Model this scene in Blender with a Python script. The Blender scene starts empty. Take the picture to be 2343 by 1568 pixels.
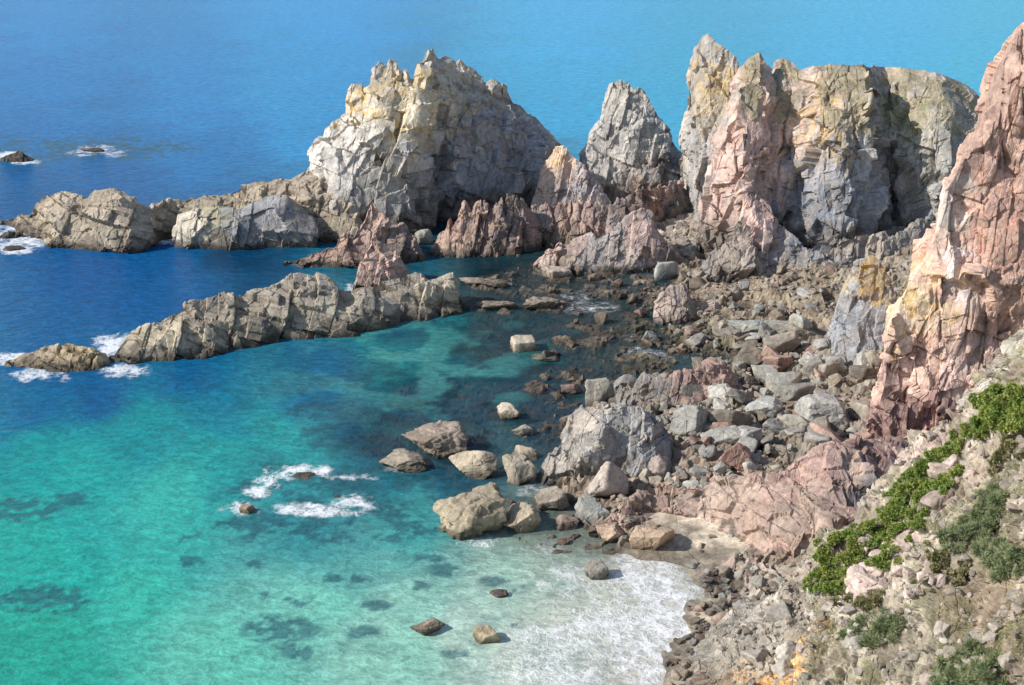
import bpy, bmesh, math, numpy as np
from mathutils import Vector
rng=np.random.default_rng(11)
S=bpy.context.scene; C=S.collection
F=3606.0; U0=1171.5; V0=784.0; PT=math.radians(20); H=60.0
cp,sp=math.cos(PT),math.sin(PT)
def G(u,v,z=0.0):
    a=(u-U0)/F; b=(V0-v)/F; dy=cp+b*sp; dz=-sp+b*cp; t=(z-H)/dz
    return a*t,dy*t,z+0*t
def D(u,v,y):
    a=(u-U0)/F; b=(V0-v)/F; dy=cp+b*sp; dz=-sp+b*cp; t=y/dy
    return a*t,y+0*t,H+dz*t
def proj(P):
    x=P[...,0];y=P[...,1];z=P[...,2]-H
    d=y*cp-z*sp; up=y*sp+z*cp
    return U0+F*x/d, V0-F*up/d
# ---------- noise
def h3(i,j,k,s):
    with np.errstate(over='ignore'):
        n=(i.astype(np.int64)*374761393+j.astype(np.int64)*668265263+k.astype(np.int64)*1274126177+s*974711)&0xffffffff
        n=((n^(n>>13))*1274126177)&0xffffffff
        n=((n^(n>>15))*2246822519)&0xffffffff
        n=n^(n>>16)
    return (n&0xffffff)/16777216.0
def vn(p,s=0):
    b=np.floor(p).astype(np.int64); f=p-b; f=f*f*(3-2*f); r=0
    for dx in (0,1):
        for dy in (0,1):
            for dz in (0,1):
                w=(f[:,0] if dx else 1-f[:,0])*(f[:,1] if dy else 1-f[:,1])*(f[:,2] if dz else 1-f[:,2])
                r=r+w*h3(b[:,0]+dx,b[:,1]+dy,b[:,2]+dz,s)
    return r
def fbm(p,o=4,s=0):
    r=0;a=.5;t=0
    for i in range(o):
        r=r+a*vn(p*(2.03**i)+i*17.3,s+i); t+=a; a*=.5
    return r/t
def cell(p,s=0):
    b=np.floor(p).astype(np.int64); n=len(p)
    d1=np.full(n,9e9); d2=np.full(n,9e9); vec=np.zeros((n,3)); idx=np.zeros((n,3),np.int64)
    for dx in (-1,0,1):
        for dy in (-1,0,1):
            for dz in (-1,0,1):
                c=b+np.array([dx,dy,dz])
                j=np.stack([h3(c[:,0],c[:,1],c[:,2],s+q) for q in (1,2,3)],1)
                v=p-(c+j); d=(v*v).sum(1)
                m=d<d1
                d2=np.where(m,d1,np.minimum(d2,d))
                d1=np.where(m,d,d1); vec[m]=v[m]; idx[m]=c[m]
    r=h3(idx[:,0],idx[:,1],idx[:,2],s+7)
    g=np.stack([h3(idx[:,0],idx[:,1],idx[:,2],s+q) for q in (11,12,13)],1)*2-1
    return np.sqrt(d1),np.sqrt(d2),vec,r,g,idx
def crag(P,N,octs,seed,fine=.02,aw=1.0,sh=.35):
    tone=np.zeros(len(P)); Q=P.copy(); aw=np.asarray(aw)*np.ones(len(P))
    for i,(size,amp,zs) in enumerate(octs):
        q=Q.copy(); q[:,0]+=sh*q[:,2]*(1 if i%2==0 else -.6); q[:,2]*=zs; q/=size
        d1,d2,vec,r,g,_=cell(q,seed+i*31)
        d=(r-.5)*1.0+(vec*g).sum(1)*1.0
        P=P+N*(amp*d*aw)[:,None]
        if i<3: tone+=(r-.5)*.25
    P=P+N*((fbm(Q*1.6,4,seed+90)-.5)*fine*8*aw)[:,None]
    return P,tone
def gnorm(P,nu,nv):
    G_=P.reshape(nu,nv,3); return np.cross(np.gradient(G_,axis=0),np.gradient(G_,axis=1)).reshape(-1,3)
def slabs(P,nu,nv,levels,seed,side,aw,sw,sh=.35):
    """fracture: every 3-D cell of the surface is pressed towards its own flat plane"""
    tone=np.zeros(len(P))
    for li,(size,zs,st,jit,off) in enumerate(levels):
        n=gnorm(P,nu,nv); q=P.copy(); q[:,0]+=sh*q[:,2]*(1 if li%2==0 else -.7); q[:,2]*=zs; q/=size
        d1,d2,vec,r,g,idx=cell(q,seed+li*37)
        i0=idx-idx.min(0); m=i0.max(0)+1; key=((i0[:,0]*m[1]+i0[:,1])*m[2]+i0[:,2])*2+side
        _,inv,cnt=np.unique(key,return_inverse=True,return_counts=True); inv=inv.ravel(); k=len(cnt)
        Pc=np.stack([np.bincount(inv,P[:,a],k)/cnt for a in range(3)],1); Nc=np.stack([np.bincount(inv,n[:,a],k) for a in range(3)],1)
        Nc/=np.linalg.norm(Nc,axis=1,keepdims=True)+1e-9
        gj=np.stack([np.bincount(inv,g[:,a],k)/cnt for a in range(3)],1); rj=np.bincount(inv,r,k)/cnt-.5
        Nc=Nc+gj*jit; Nc/=np.linalg.norm(Nc,axis=1,keepdims=True)
        M=Nc[inv]; dd=np.clip(((P-Pc[inv])*M).sum(1),-size,size)
        P=P-M*(dd*st*sw-rj[inv]*off*aw)[:,None]
        tone+=(h3(idx[:,0],idx[:,1],idx[:,2],seed+99)-.5)*.14
    return P,tone
def joints(P,N,specs,seed,aw):
    """parallel joint sets: blocks between crossing fracture planes stand proud or sit back"""
    tone=np.zeros(len(P)); Q=P+np.stack([fbm(P*.12,2,seed+q) for q in range(3)],1)*2.2
    pm=.5+.8*ss(fbm(P*.16,3,seed+60),.38,.62)
    for k,(d1,sp1,d2,sp2,amp) in enumerate(specs):
        d1=np.array(d1,float); d1/=np.linalg.norm(d1); d2=np.array(d2,float); d2/=np.linalg.norm(d2)
        s1=Q@d1/sp1; s1=s1+.35*np.sin(s1*1.7+k); i=np.floor(s1).astype(np.int64); f1=s1-i
        s2=Q@d2/sp2+h3(i,0*i,0*i,seed+5)*7; s2=s2+.3*np.sin(s2*2.1); j=np.floor(s2).astype(np.int64); f2=s2-j
        r1=h3(i,0*i,0*i,seed+k*13); r2=h3(i,j,0*i,seed+k*13+1); r3=h3(i,j,0*i,seed+k*13+2)-.5; r4=h3(i,j,0*i,seed+k*13+3)-.5
        e=np.minimum(np.minimum(f1,1-f1)*sp1,np.minimum(f2,1-f2)*sp2*1.6); gr=np.exp(-(e/.07)**2)
        d=(r1-.5)*.8+(r2-.5)*1.0+(f1-.5)*r3*1.5+(f2-.5)*r4*1.3
        P=P+N*((amp*d-gr*.12*amp)*aw*pm)[:,None]; tone+=((r2-.5)*.18-gr*.1)*pm
    return P,tone
# ---------- mesh helpers
def mesh(name,V,FQ,mat,col=None,smooth=False,attrs=None):
    V=np.asarray(V,np.float32); FQ=np.asarray(FQ,np.int32); k=FQ.shape[1]
    me=bpy.data.meshes.new(name); me.vertices.add(len(V)); me.vertices.foreach_set('co',V.ravel())
    me.loops.add(FQ.size); me.loops.foreach_set('vertex_index',FQ.ravel())
    me.polygons.add(len(FQ)); me.polygons.foreach_set('loop_start',np.arange(len(FQ),dtype=np.int32)*k)
    try: me.polygons.foreach_set('loop_total',np.full(len(FQ),k,np.int32))
    except Exception: pass
    me.polygons.foreach_set('use_smooth',np.full(len(FQ),smooth))
    me.update(calc_edges=True)
    if col is not None:
        a=me.color_attributes.new('Col','FLOAT_COLOR','POINT'); a.data.foreach_set('color',np.asarray(col,np.float32).ravel())
    for n,x in (attrs or {}).items():
        a=me.attributes.new(n,'FLOAT','POINT'); a.data.foreach_set('value',np.asarray(x,np.float32))
    me.materials.append(mat); return me
def link(name,me,parent=None):
    o=bpy.data.objects.new(name,me); C.objects.link(o)
    if parent: o.parent=parent
    return o
def gridf(n,m):
    i,j=np.meshgrid(np.arange(n-1),np.arange(m-1),indexing='ij'); a=(i*m+j).ravel()
    return np.stack([a,a+m,a+m+1,a+1],1)
def tag(o,label,cat,group=None):
    o['label']=label; o['category']=cat
    if group: o['group']=group
    return o
def ss(x,a,b):
    t=np.clip((x-a)/(b-a),0,1); return t*t*(3-2*t)
# ---------- node helper
class NT:
    def __init__(s,name):
        s.m=bpy.data.materials.new(name); s.m.use_nodes=True; s.t=s.m.node_tree; s.t.nodes.clear()
        s.out=s.n('ShaderNodeOutputMaterial')
    def n(s,ty,**k):
        o=s.t.nodes.new(ty)
        for a,b in k.items(): setattr(o,a,b)
        return o
    def l(s,a,b): s.t.links.new(a,b)
    def put(s,sock,v):
        if hasattr(v,'is_linked'): s.l(v,sock)
        else: sock.default_value=v
    def math(s,op,a,b=0.0,c=None,clamp=False):
        o=s.n('ShaderNodeMath',operation=op,use_clamp=clamp); s.put(o.inputs[0],a); s.put(o.inputs[1],b)
        if c is not None: s.put(o.inputs[2],c)
        return o.outputs[0]
    def mr(s,v,a,b,c,d):
        o=s.n('ShaderNodeMapRange',interpolation_type='SMOOTHSTEP')
        for i,x in enumerate((v,a,b,c,d)): s.put(o.inputs[i],x)
        return o.outputs[0]
    def noise(s,vec,sc,det=4,rough=.55,dist=0):
        o=s.n('ShaderNodeTexNoise'); s.l(vec,o.inputs['Vector']); o.inputs['Scale'].default_value=sc
        o.inputs['Detail'].default_value=det; o.inputs['Roughness'].default_value=rough; o.inputs['Distortion'].default_value=dist
        return o
    def vor(s,vec,sc,feat='DISTANCE_TO_EDGE'):
        o=s.n('ShaderNodeTexVoronoi',feature=feat); s.l(vec,o.inputs['Vector']); o.inputs['Scale'].default_value=sc
        return o.outputs['Distance'] if feat!='F1' else o.outputs['Color']
    def map(s,vec,scale=(1,1,1),rot=(0,0,0)):
        o=s.n('ShaderNodeMapping'); s.l(vec,o.inputs[0]); o.inputs['Scale'].default_value=scale; o.inputs['Rotation'].default_value=rot
        return o.outputs[0]
    def scale(s,v,f):
        o=s.n('ShaderNodeVectorMath',operation='SCALE'); s.put(o.inputs[0],v); s.put(o.inputs['Scale'],f); return o.outputs[0]
    def add(s,a,b):
        o=s.n('ShaderNodeVectorMath',operation='ADD'); s.put(o.inputs[0],a); s.put(o.inputs[1],b); return o.outputs[0]
    def mix(s,f,a,b):
        o=s.n('ShaderNodeMix',data_type='RGBA'); s.put(o.inputs[0],f); s.put(o.inputs[6],a); s.put(o.inputs[7],b); return o.outputs[2]
    def sepx(s,v):
        o=s.n('ShaderNodeSeparateXYZ'); s.l(v,o.inputs[0]); return o.outputs[0]
    def bsdf(s,col,rough=.85,bump=None,spec=.3):
        b=s.n('ShaderNodeBsdfPrincipled'); s.put(b.inputs['Base Color'],col); s.put(b.inputs['Roughness'],rough)
        b.inputs['Specular IOR Level'].default_value=spec
        if bump is not None: s.l(bump,b.inputs['Normal'])
        s.l(b.outputs[0],s.out.inputs[0]); return b
def rock_material(name,src='Col',fs=1.0,wet=True,bstr=.45,gain=1.42):
    t=NT(name); pos=t.n('ShaderNodeNewGeometry').outputs['Position']
    w=t.noise(pos,.8,3); wp=t.add(pos,t.scale(w.outputs['Color'],.35))
    nA=t.noise(pos,.33,4).outputs[0]; nB=t.noise(pos,2.2*fs,6,.7).outputs[0]
    v1=t.vor(t.map(wp,(1,1,.4),(.3,.4,0)),.3*fs)
    c1=t.sepx(t.vor(t.map(wp,(1,1,.5),(.2,.3,.1)),.9*fs,'F1'))
    st=t.noise(t.map(wp,(1.2,1.2,.3),(.15,.35,0)),1.0,4,.6).outputs[0]
    if src=='Col':
        a=t.n('ShaderNodeAttribute',attribute_name='Col'); base=a.outputs['Color']; lich=a.outputs['Alpha']
    else:
        a=t.n('ShaderNodeObjectInfo'); base=a.outputs['Color']; lich=None
    br=t.math('MULTIPLY',t.mr(nA,.3,.7,.84,1.14),t.mr(nB,.3,.7,.74,1.23))
    br=t.math('MULTIPLY',br,t.mr(c1,0,1,.95,1.05)); br=t.math('MULTIPLY',br,t.mr(st,.3,.7,.88,1.1)); br=t.math('MULTIPLY',br,t.mr(v1,0,.012,.68,1.0))
    br=t.math('MULTIPLY',br,gain)
    warm=t.noise(pos,.9,3).outputs[0]
    c=t.mix(t.mr(warm,.42,.62,0,.26),base,(.33,.26,.19,1))
    c=t.scale(c,br)
    if lich is not None:
        ln=t.noise(pos,1.0,7,.72).outputs[0]; lm=t.math('MULTIPLY',t.mr(ln,.49,.57,0,1),lich,clamp=True)
        lc=t.mix(t.mr(nB,.4,.6,0,1),(.62,.36,.06,1),(.62,.51,.27,1))
        c=t.mix(t.math('MULTIPLY',lm,.75),c,lc)
    r=.85
    if wet:
        sx=t.n('ShaderNodeSeparateXYZ'); t.l(pos,sx.inputs[0])
        z=t.math('ADD',sx.outputs[2],t.math('MULTIPLY',t.math('SUBTRACT',nA,.5),2.2))
        wf=t.mr(z,.0,1.1,.32,1.0); c=t.scale(c,wf); r=t.mr(z,.0,.6,.4,.88)
    h=t.math('ADD',t.math('MULTIPLY',nB,.75),t.math('MULTIPLY',t.mr(v1,0,.03,0,1),.2))
    h=t.math('ADD',h,t.math('MULTIPLY',c1,.1)); h=t.math('ADD',h,t.math('MULTIPLY',st,.2))
    b=t.n('ShaderNodeBump'); b.inputs['Strength'].default_value=bstr; b.inputs['Distance'].default_value=.3; t.l(h,b.inputs['Height'])
    t.bsdf(c,r,b.outputs[0],.2); return t.m
M_rock=rock_material('weathered_rock'); M_boul=rock_material('boulder_rock','obj',1.1,bstr=.42,gain=1.25); 
M_slope=rock_material('slope_rock','Col',1.7,False,bstr=.7,gain=1.28)
# ---------- colours
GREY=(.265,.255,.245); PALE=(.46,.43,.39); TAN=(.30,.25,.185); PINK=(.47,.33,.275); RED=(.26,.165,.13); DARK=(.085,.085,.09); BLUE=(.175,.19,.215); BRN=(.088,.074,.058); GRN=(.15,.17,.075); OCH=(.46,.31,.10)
PROF={'convex':[(0,0),(.08,.3),(.2,.55),(.45,.8),(1,1)],'steep':[(0,0),(.3,.42),(.6,.75),(1,1)],
 'plateau':[(0,0),(.12,.36),(.24,.60),(.36,.76),(.62,.91),(1,1)],'block':[(0,0),(.1,.42),(.2,.8),(.3,.92),(1,1)],'slab':[(0,0),(.12,.4),(.3,.68),(.6,.88),(1,1)]}
S_big=[(5.5,.7,.75,.25,1.2),(2.6,.7,.65,.3,.5)]; S_mid=[(4,.7,.7,.2,.6),(1.8,.7,.6,.25,.3)]; S_fin=[(2.4,.4,.6,.25,.4)]
V1=(.9,.25,-.38); V2=(.75,-.5,.3); B1=(.35,.1,.93); B2=(-.3,.25,.9)
def J(s,a): return [(V1,s,B1,s*1.7,a),(V2,s*.46,B2,s*.7,a*.36)]
J_fin=[((.93,.2,-.3),1.1,B1,3.0,.5),((.85,-.4,.15),.5,B2,1.4,.2)]
J_reef=[((.35,.25,.9),1.7,(.95,.2,-.25),5.0,.5),((.8,-.3,.5),1.3,(.2,.3,.9),1.2,.2)]
def loft(ctrl,k,kb,prof,nu,nv,lev,jt,seed,base,alt,band=2.5,zones=(),lich=(0,99),minsb=1.0,fine=.012,bz=0.0,top=1.0,sh=.35,jag=0,jw=16,amp=1.0,cf=.5,cw=.05,grass=0,low=0):
    c=np.array(ctrl,float); L=np.r_[0,np.cumsum(np.hypot(np.diff(c[:,0]),.5*np.diff(c[:,2]))+1)]; t=np.linspace(0,L[-1],nu)
    u=np.interp(t,L,c[:,0]); vb=np.interp(t,L,c[:,1]); vt=np.interp(t,L,c[:,2])+low
    if jag:
        for s_,a_ in ((jw,1.0),(jw*.4,.5)):
            r_=np.random.default_rng(seed+int(s_)); nk=int(L[-1]/s_)+3; kp=np.sort(r_.uniform(0,L[-1],nk)); hv_=r_.uniform(-1,1,nk)
            hv_=np.where(r_.random(nk)<.5,hv_,0); i_=np.searchsorted(kp,t).clip(0,nk-1); st_=hv_[i_]; sp_=np.interp(t,kp,hv_)
            vt=vt+jag*a_*(.6*st_+.6*sp_)*ss(vb-vt,5,60)
    xb,yb,_=G(u,vb,bz); h=np.full(nu,3.0)
    for _ in range(12):
        sb=minsb+k*np.clip(h,0,99); xt,yt,zt=D(u,vt,yb+sb); h=.5*h+.5*np.maximum(zt-bz,.1)
    zt=np.maximum(zt,bz-.5)
    pr=np.array(PROF[prof]); nf=int(nv*.76); s=np.linspace(0,1,nf)
    LL=np.r_[0,np.cumsum(np.hypot(np.diff(pr[:,0])*max(k,.3),np.diff(pr[:,1])))]; LL/=LL[-1]
    fy=np.interp(s,LL,pr[:,0]); fz=np.interp(s,LL,pr[:,1])
    X=xb[:,None]+(xt-xb)[:,None]*fy; Y=yb[:,None]+(yt-yb)[:,None]*fy; Z=-1.5+bz*.9+(zt+1.5-bz*.9)[:,None]*fz
    nb=nv-nf; s=np.linspace(0,1,nb+1)[1:]; bk=(minsb+kb*np.clip(zt-bz,0,99))
    X2=xt[:,None]+0*s; Y2=yt[:,None]+bk[:,None]*s; Z2=zt[:,None]+(-1.5+bz-zt)[:,None]*(s**1.6)
    P=np.stack([np.hstack([X,X2]),np.hstack([Y,Y2]),np.hstack([Z,Z2])],2)
    du=np.gradient(P,axis=0); dv=np.gradient(P,axis=1)
    for _ in range(max(6,nu//14)): du=(np.roll(du,1,0)+du+np.roll(du,-1,0))/3
    N=np.cross(du,dv); N/=np.linalg.norm(N,axis=2,keepdims=True)+1e-9
    j=np.arange(nv)[None,:]*np.ones((nu,1)); cre=np.exp(-((j-nf)/(cw*nv))**2); up=ss(N[:,:,2],.45,.9); tp=1+(top-1)*up
    aw=((1-cf*cre)*tp).ravel(); sw=((1-.85*cre)*np.clip(tp*1.2,0,1)).ravel(); side=(j>=nf).astype(np.int64).ravel()
    N=N.reshape(-1,3); P=P.reshape(-1,3); P0=P.copy()
    S0=lev[0][0]
    P,t0=crag(P,N,[(S0*.8,S0*.24*amp,.6),(S0*.33,S0*.08*amp,.6)],seed,0,aw,sh)
    P,tone=slabs(P,nu,nv,lev,seed+200,side,aw*amp,sw,sh)
    P,t2=joints(P,N,jt,seed+300,aw); tone=tone+t2
    P=P+N*((fbm(P*1.8,4,seed+90)-.5)*fine*8*aw)[:,None]
    f=fbm(P*.22,4,seed+5); m=ss(f,.42,.6)[:,None]
    col=np.array(base)*(1-m)+np.array(alt)*m
    uu,vv=proj(P0); wn=(fbm(P*.5,4,seed+8)-.5)+(fbm(P*1.6,3,seed+18)-.5)*.5
    la=lich[0]*ss(P[:,2]+wn*5,lich[1]*.8,lich[1]*1.25)*ss(fbm(P*.3,3,seed+3),.4,.6)
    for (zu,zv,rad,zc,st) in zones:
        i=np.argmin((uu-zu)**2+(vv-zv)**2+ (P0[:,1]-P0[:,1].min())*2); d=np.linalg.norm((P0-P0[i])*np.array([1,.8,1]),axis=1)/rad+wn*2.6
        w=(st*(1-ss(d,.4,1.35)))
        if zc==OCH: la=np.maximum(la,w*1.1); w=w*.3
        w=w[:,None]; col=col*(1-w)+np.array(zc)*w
    if grass:
        w=(grass*ss(N[:,2],.45,.72)*ss(fbm(P*.5,4,seed+77),.3,.5))[:,None]; col=col*(1-w)+np.array((.225,.195,.125))*w; la=la*(1-w[:,0])
    col=col*(1+tone*.95)[:,None]
    if band>0:
        w=(1-ss(P[:,2]+wn*5,band*.65,band*1.3))[:,None]*.8; col=col*(1-w)+np.array(BRN)*w; la=la*(1-w[:,0])
    return P,gridf(nu,nv),np.c_[np.clip(col,.01,.75),la]
def formation(name,parts,label,cat,mat=M_rock,group=None):
    Vs=[];Fs=[];Cs=[];o=0
    for p in parts: Vs.append(p[0]);Fs.append(p[1]+o);Cs.append(p[2]);o+=len(p[0])
    V=np.vstack(Vs); ob=link(name,mesh(name,V,np.vstack(Fs),mat,np.vstack(Cs)))
    return tag(ob,label,cat,group)
# ---------- big stack
st=loft([(690,450,440),(700,500,400),(714,520,345),(740,540,290),(793,545,262),(798,545,205),(806,545,190),(828,545,192),(838,545,212),(850,545,205),(853,545,148),(866,544,138),(884,543,150),(892,543,136),(910,543,140),(928,542,160),(942,541,190),(952,540,182),(958,538,140),(972,533,132),(980,526,108),(992,518,112),(1004,512,128),(1018,508,118),(1034,506,124),(1044,505,140),(1054,504,132),(1066,502,152),(1086,500,160),(1108,498,192),(1126,496,186),(1150,494,196),(1166,492,206),(1174,490,234),(1192,488,240),(1204,486,262),(1222,484,266),(1250,482,300),(1282,475,335),(1300,468,440)],
 .42,.5,'convex',420,230,S_big,J(2.9,.95),3,GREY,(.33,.31,.285),3.5,
 [(760,350,7,PALE,1),(850,360,6,PALE,.95),(880,310,5,PALE,.8),(780,420,6,PALE,.6),(920,290,6,(.41,.38,.32),.8),(1000,200,6,(.42,.39,.335),.8),(900,230,5,(.42,.385,.32),.8),(820,225,3,OCH,.8),(930,225,5,OCH,.7),(1050,240,6,OCH,.6),(970,300,4,OCH,.5),(1150,210,4,OCH,.4),(1080,420,8,BLUE,.95),(1180,350,8,BLUE,.95),(1030,370,5,BLUE,.8),(1130,280,5,BLUE,.7),(860,480,7,(.24,.23,.21),.8)],(.6,15),jag=5,jw=24,amp=.65,cf=.6)  # BLUE zones paint shade into the colour of the right-hand faces
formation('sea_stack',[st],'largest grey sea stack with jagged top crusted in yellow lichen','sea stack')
st=loft([(1325,470,440),(1335,472,360),(1350,474,312),(1375,476,270),(1384,476,235),(1394,476,195),(1412,476,182),(1440,476,190),(1468,476,210),(1492,475,245),(1520,474,290),(1546,470,332),(1572,466,372),(1590,462,440)],
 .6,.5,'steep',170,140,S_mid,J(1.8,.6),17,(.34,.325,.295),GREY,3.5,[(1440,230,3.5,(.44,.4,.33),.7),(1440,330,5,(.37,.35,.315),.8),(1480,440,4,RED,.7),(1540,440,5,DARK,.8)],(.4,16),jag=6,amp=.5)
formation('sea_stack',[st],'narrow pointed grey stack standing alone between the large stack and the headland','sea stack')
st=loft([(1215,500,470),(1228,505,430),(1242,508,380),(1260,510,350),(1276,511,330),(1300,512,345),(1322,512,375),(1350,512,398),(1375,510,430),(1400,505,470)],
 .55,.6,'steep',110,90,S_fin,J_fin,23,(.5,.375,.3),(.4,.33,.28),.5,[(1275,350,2.5,OCH,.7),(1340,430,3.5,BLUE,.7)],(.2,11),jag=4,amp=.4)
formation('rock_pinnacle',[st],'small orange-tipped pink pinnacle at the right foot of the largest stack','rock pinnacle')
# ---------- back reef left
st=loft([(5,515,505),(60,535,475),(95,560,440),(150,568,434),(200,572,448),(215,578,428),(262,580,424),(305,578,458),(340,570,474),(362,560,452),(380,545,450),(440,545,446),(520,545,434),(545,548,420),(620,550,410),(690,555,400),(760,560,400),(800,560,420),(830,560,500)],
 .9,.8,'slab',360,100,S_mid,J_reef+J(3.4,.8)[:1],31,TAN,(.25,.21,.16),1.5,[(480,450,4,(.22,.19,.13),.5)],jag=8,jw=45,amp=.55,low=6)
formation('rock_reef',[st],'low tan rock reef running left into the sea from the largest stack','rock reef')
st=loft([(405,565,540),(412,568,482),(450,571,473),(500,572,478),(545,572,482),(600,571,458),(655,570,450),(680,569,470),(712,566,505),(722,562,540)],
 .5,.8,'block',170,100,[(5,.7,.75,.15,.8)],J(2.6,.5),37,(.235,.215,.185),(.19,.185,.18),1,[(450,520,4,(.4,.355,.28),.9),(500,480,3,(.28,.26,.16),.8),(600,520,5,BLUE,.6)],top=.4,jag=5,jw=50,amp=.6)  # tan zone paints the sunlit left front, BLUE zone the shaded front
formation('rock_block',[st],'square flat topped block at the water edge in front of the low tan reef','rock')
# red ridges
st=loft([(648,612,602),(700,616,582),(760,616,560),(810,616,532),(832,614,492),(850,614,460),(878,612,488),(920,608,515),(955,604,548),(975,600,590)],
 .6,.6,'steep',190,100,[(3,.7,.7,.25,.6)],J(1.5,.55),41,(.3,.2,.16),(.35,.25,.205),.9,[(940,570,3,DARK,.6)],jag=12,amp=.7)
s2=loft([(806,672,662),(822,674,610),(838,673,572),(850,672,550),(874,668,556),(900,662,575),(925,655,610),(945,650,640)],.6,.7,'steep',90,80,[(3,.7,.7,.25,.5)],J(1.3,.4),43,(.4,.28,.23),(.31,.21,.17),.4,jag=6,amp=.6)
formation('rock_ridge',[st,s2],'jagged red-brown ridge with a central spike behind the long tan reef','rock ridge')
st=loft([(975,585,578),(1000,590,548),(1045,592,505),(1062,592,468),(1082,592,492),(1108,592,452),(1132,592,470),(1180,588,442),(1212,580,480),(1240,570,520)],
 .6,.6,'steep',170,100,S_fin,[((.93,.2,-.3),1.4,B1,3.0,.6),((.85,-.4,.15),.6,B2,1.4,.25)],47,(.27,.185,.15),(.19,.14,.12),.9,[(1020,560,3,(.42,.29,.22),.8),(1160,480,4,DARK,.5)],jag=18,amp=.7)
formation('rock_ridge',[st],'sharp finned dark red ridge below the right half of the largest stack','rock ridge')
st=loft([(1195,560,520),(1215,570,470),(1300,572,462),(1400,570,470),(1450,560,440),(1500,540,430),(1560,520,420),(1600,510,470)],
 .7,.6,'steep',210,100,S_fin,[((.93,.2,-.3),1.4,B1,3.0,.6),((.85,-.4,.15),.6,B2,1.4,.25)],53,(.25,.18,.155),(.2,.18,.17),1.5,[(1300,500,5,(.28,.19,.155),.7),(1500,470,4,(.35,.22,.15),.7),(1570,480,5,DARK,.9),(1400,400,5,DARK,.5)],jag=12,amp=.7)
formation('rock_outcrop',[st],'dark red and grey fluted rock mass under the narrow stack and orange pinnacle','rock')
st=loft([(1222,620,605),(1250,628,572),(1290,632,560),(1340,634,540),(1400,634,528),(1435,632,495),(1470,630,474),(1492,628,482),(1512,626,530),(1545,622,575),(1580,615,605)],
 .7,.6,'steep',190,100,S_mid,J(1.6,.45),59,(.255,.23,.21),(.33,.245,.21),1.0,[(1465,540,3.5,(.42,.31,.27),.9),(1535,590,3,DARK,.7)],jag=8,amp=.6)
formation('rock_outcrop',[st],'grey outcrop with one rounded pink point in front of the narrow stack','rock')
# ---------- headland
a=loft([(1562,480,430),(1568,500,300),(1585,520,240),(1588,540,150),(1600,545,88),(1620,548,76),(1642,550,100),(1682,552,122),(1700,555,190),(1720,560,260)],
 .25,.4,'steep',120,200,[(4.5,.35,.65,.2,.6)],[(V1,1.6,B1,4.5,.65),(V2,.8,B2,2,.28)],61,(.35,.315,.27),GREY,2,[(1650,200,5,OCH,.8),(1620,350,5,GREY,.8)],(.45,15),jag=8,amp=.5)
b=loft([(1600,590,560),(1625,600,430),(1650,604,330),(1668,606,215),(1690,608,160),(1712,610,138),(1738,610,116),(1752,604,150),(1768,592,172),(1790,588,132),(1812,588,140),(1830,596,160),(1862,618,152),(1930,622,152),(1975,616,148),(2000,585,152),(2025,566,154),(2060,590,154),(2140,600,166),(2200,590,190),(2250,578,234),(2290,565,292),(2330,558,350),(2400,560,420)],
 .66,.5,'plateau',460,270,[(6,.5,.75,.25,1.6),(3,.5,.65,.3,.8)],[(V1,2.6,B1,6,1.2),(V2,1.2,B2,2.4,.5),(V1,.7,B2,1.4,.2)],67,(.275,.262,.245),(.33,.295,.265),5,
 [(1700,260,7,PINK,.95),(1750,330,8,PINK,.95),(1670,420,6,(.43,.3,.255),.9),(1780,420,6,PINK,.8),(1730,160,4,PINK,.95),(1820,190,5,(.46,.345,.29),.8),(1870,230,4,(.45,.33,.275),.7),(1900,270,6,OCH,.7),(1960,230,5,OCH,.6),(2050,200,4,PINK,.8),(2100,250,5,OCH,.3),(1950,470,9,BLUE,.9),(2080,480,8,BLUE,.8),(1840,500,6,BLUE,.85),(2020,380,4,BLUE,.8),(2130,300,9,(.33,.315,.275),.9),(2180,400,8,(.29,.28,.255),.7),(2060,270,3,GRN,.8)],(.18,17),top=.3,jag=3,amp=.65,grass=.9,cf=.7)  # BLUE zones paint the shadow on the lower front faces
formation('headland',[a,b],'broad flat topped headland with pink and lichen-orange faces and a tower at its left end','headland')
st=loft([(1600,640,620),(1625,645,580),(1680,648,560),(1700,645,460),(1730,640,448),(1758,638,470),(1780,636,520),(1850,640,560),(1950,640,540),(2050,625,530),(2110,610,500),(2150,605,520),(2200,600,560)],
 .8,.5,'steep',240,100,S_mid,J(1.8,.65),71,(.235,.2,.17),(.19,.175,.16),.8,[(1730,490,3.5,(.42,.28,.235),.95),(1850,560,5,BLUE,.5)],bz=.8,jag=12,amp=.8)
formation('rock_outcrop',[st],'brown rock apron with a rounded pink knob along the foot of the headland','rock')
# ---------- lichen pinnacle
st=loft([(1900,800,790),(1908,815,740),(1925,825,680),(1942,830,640),(1960,832,600),(1995,832,588),(2028,832,615),(2048,828,655),(2058,825,740),(2062,820,800)],
 .4,.5,'steep',130,140,S_mid,J(1.3,.45),73,(.255,.258,.26),(.215,.225,.24),.5,[(1990,620,3,OCH,1.0),(1970,615,2.2,OCH,.9),(2030,650,2.2,OCH,.8)],(.2,13),bz=1.5,jag=6,amp=.5)
formation('rock_pinnacle',[st],'grey pinnacle with bright yellow lichen tip beside the tall pink cliff','rock pinnacle')
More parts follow.
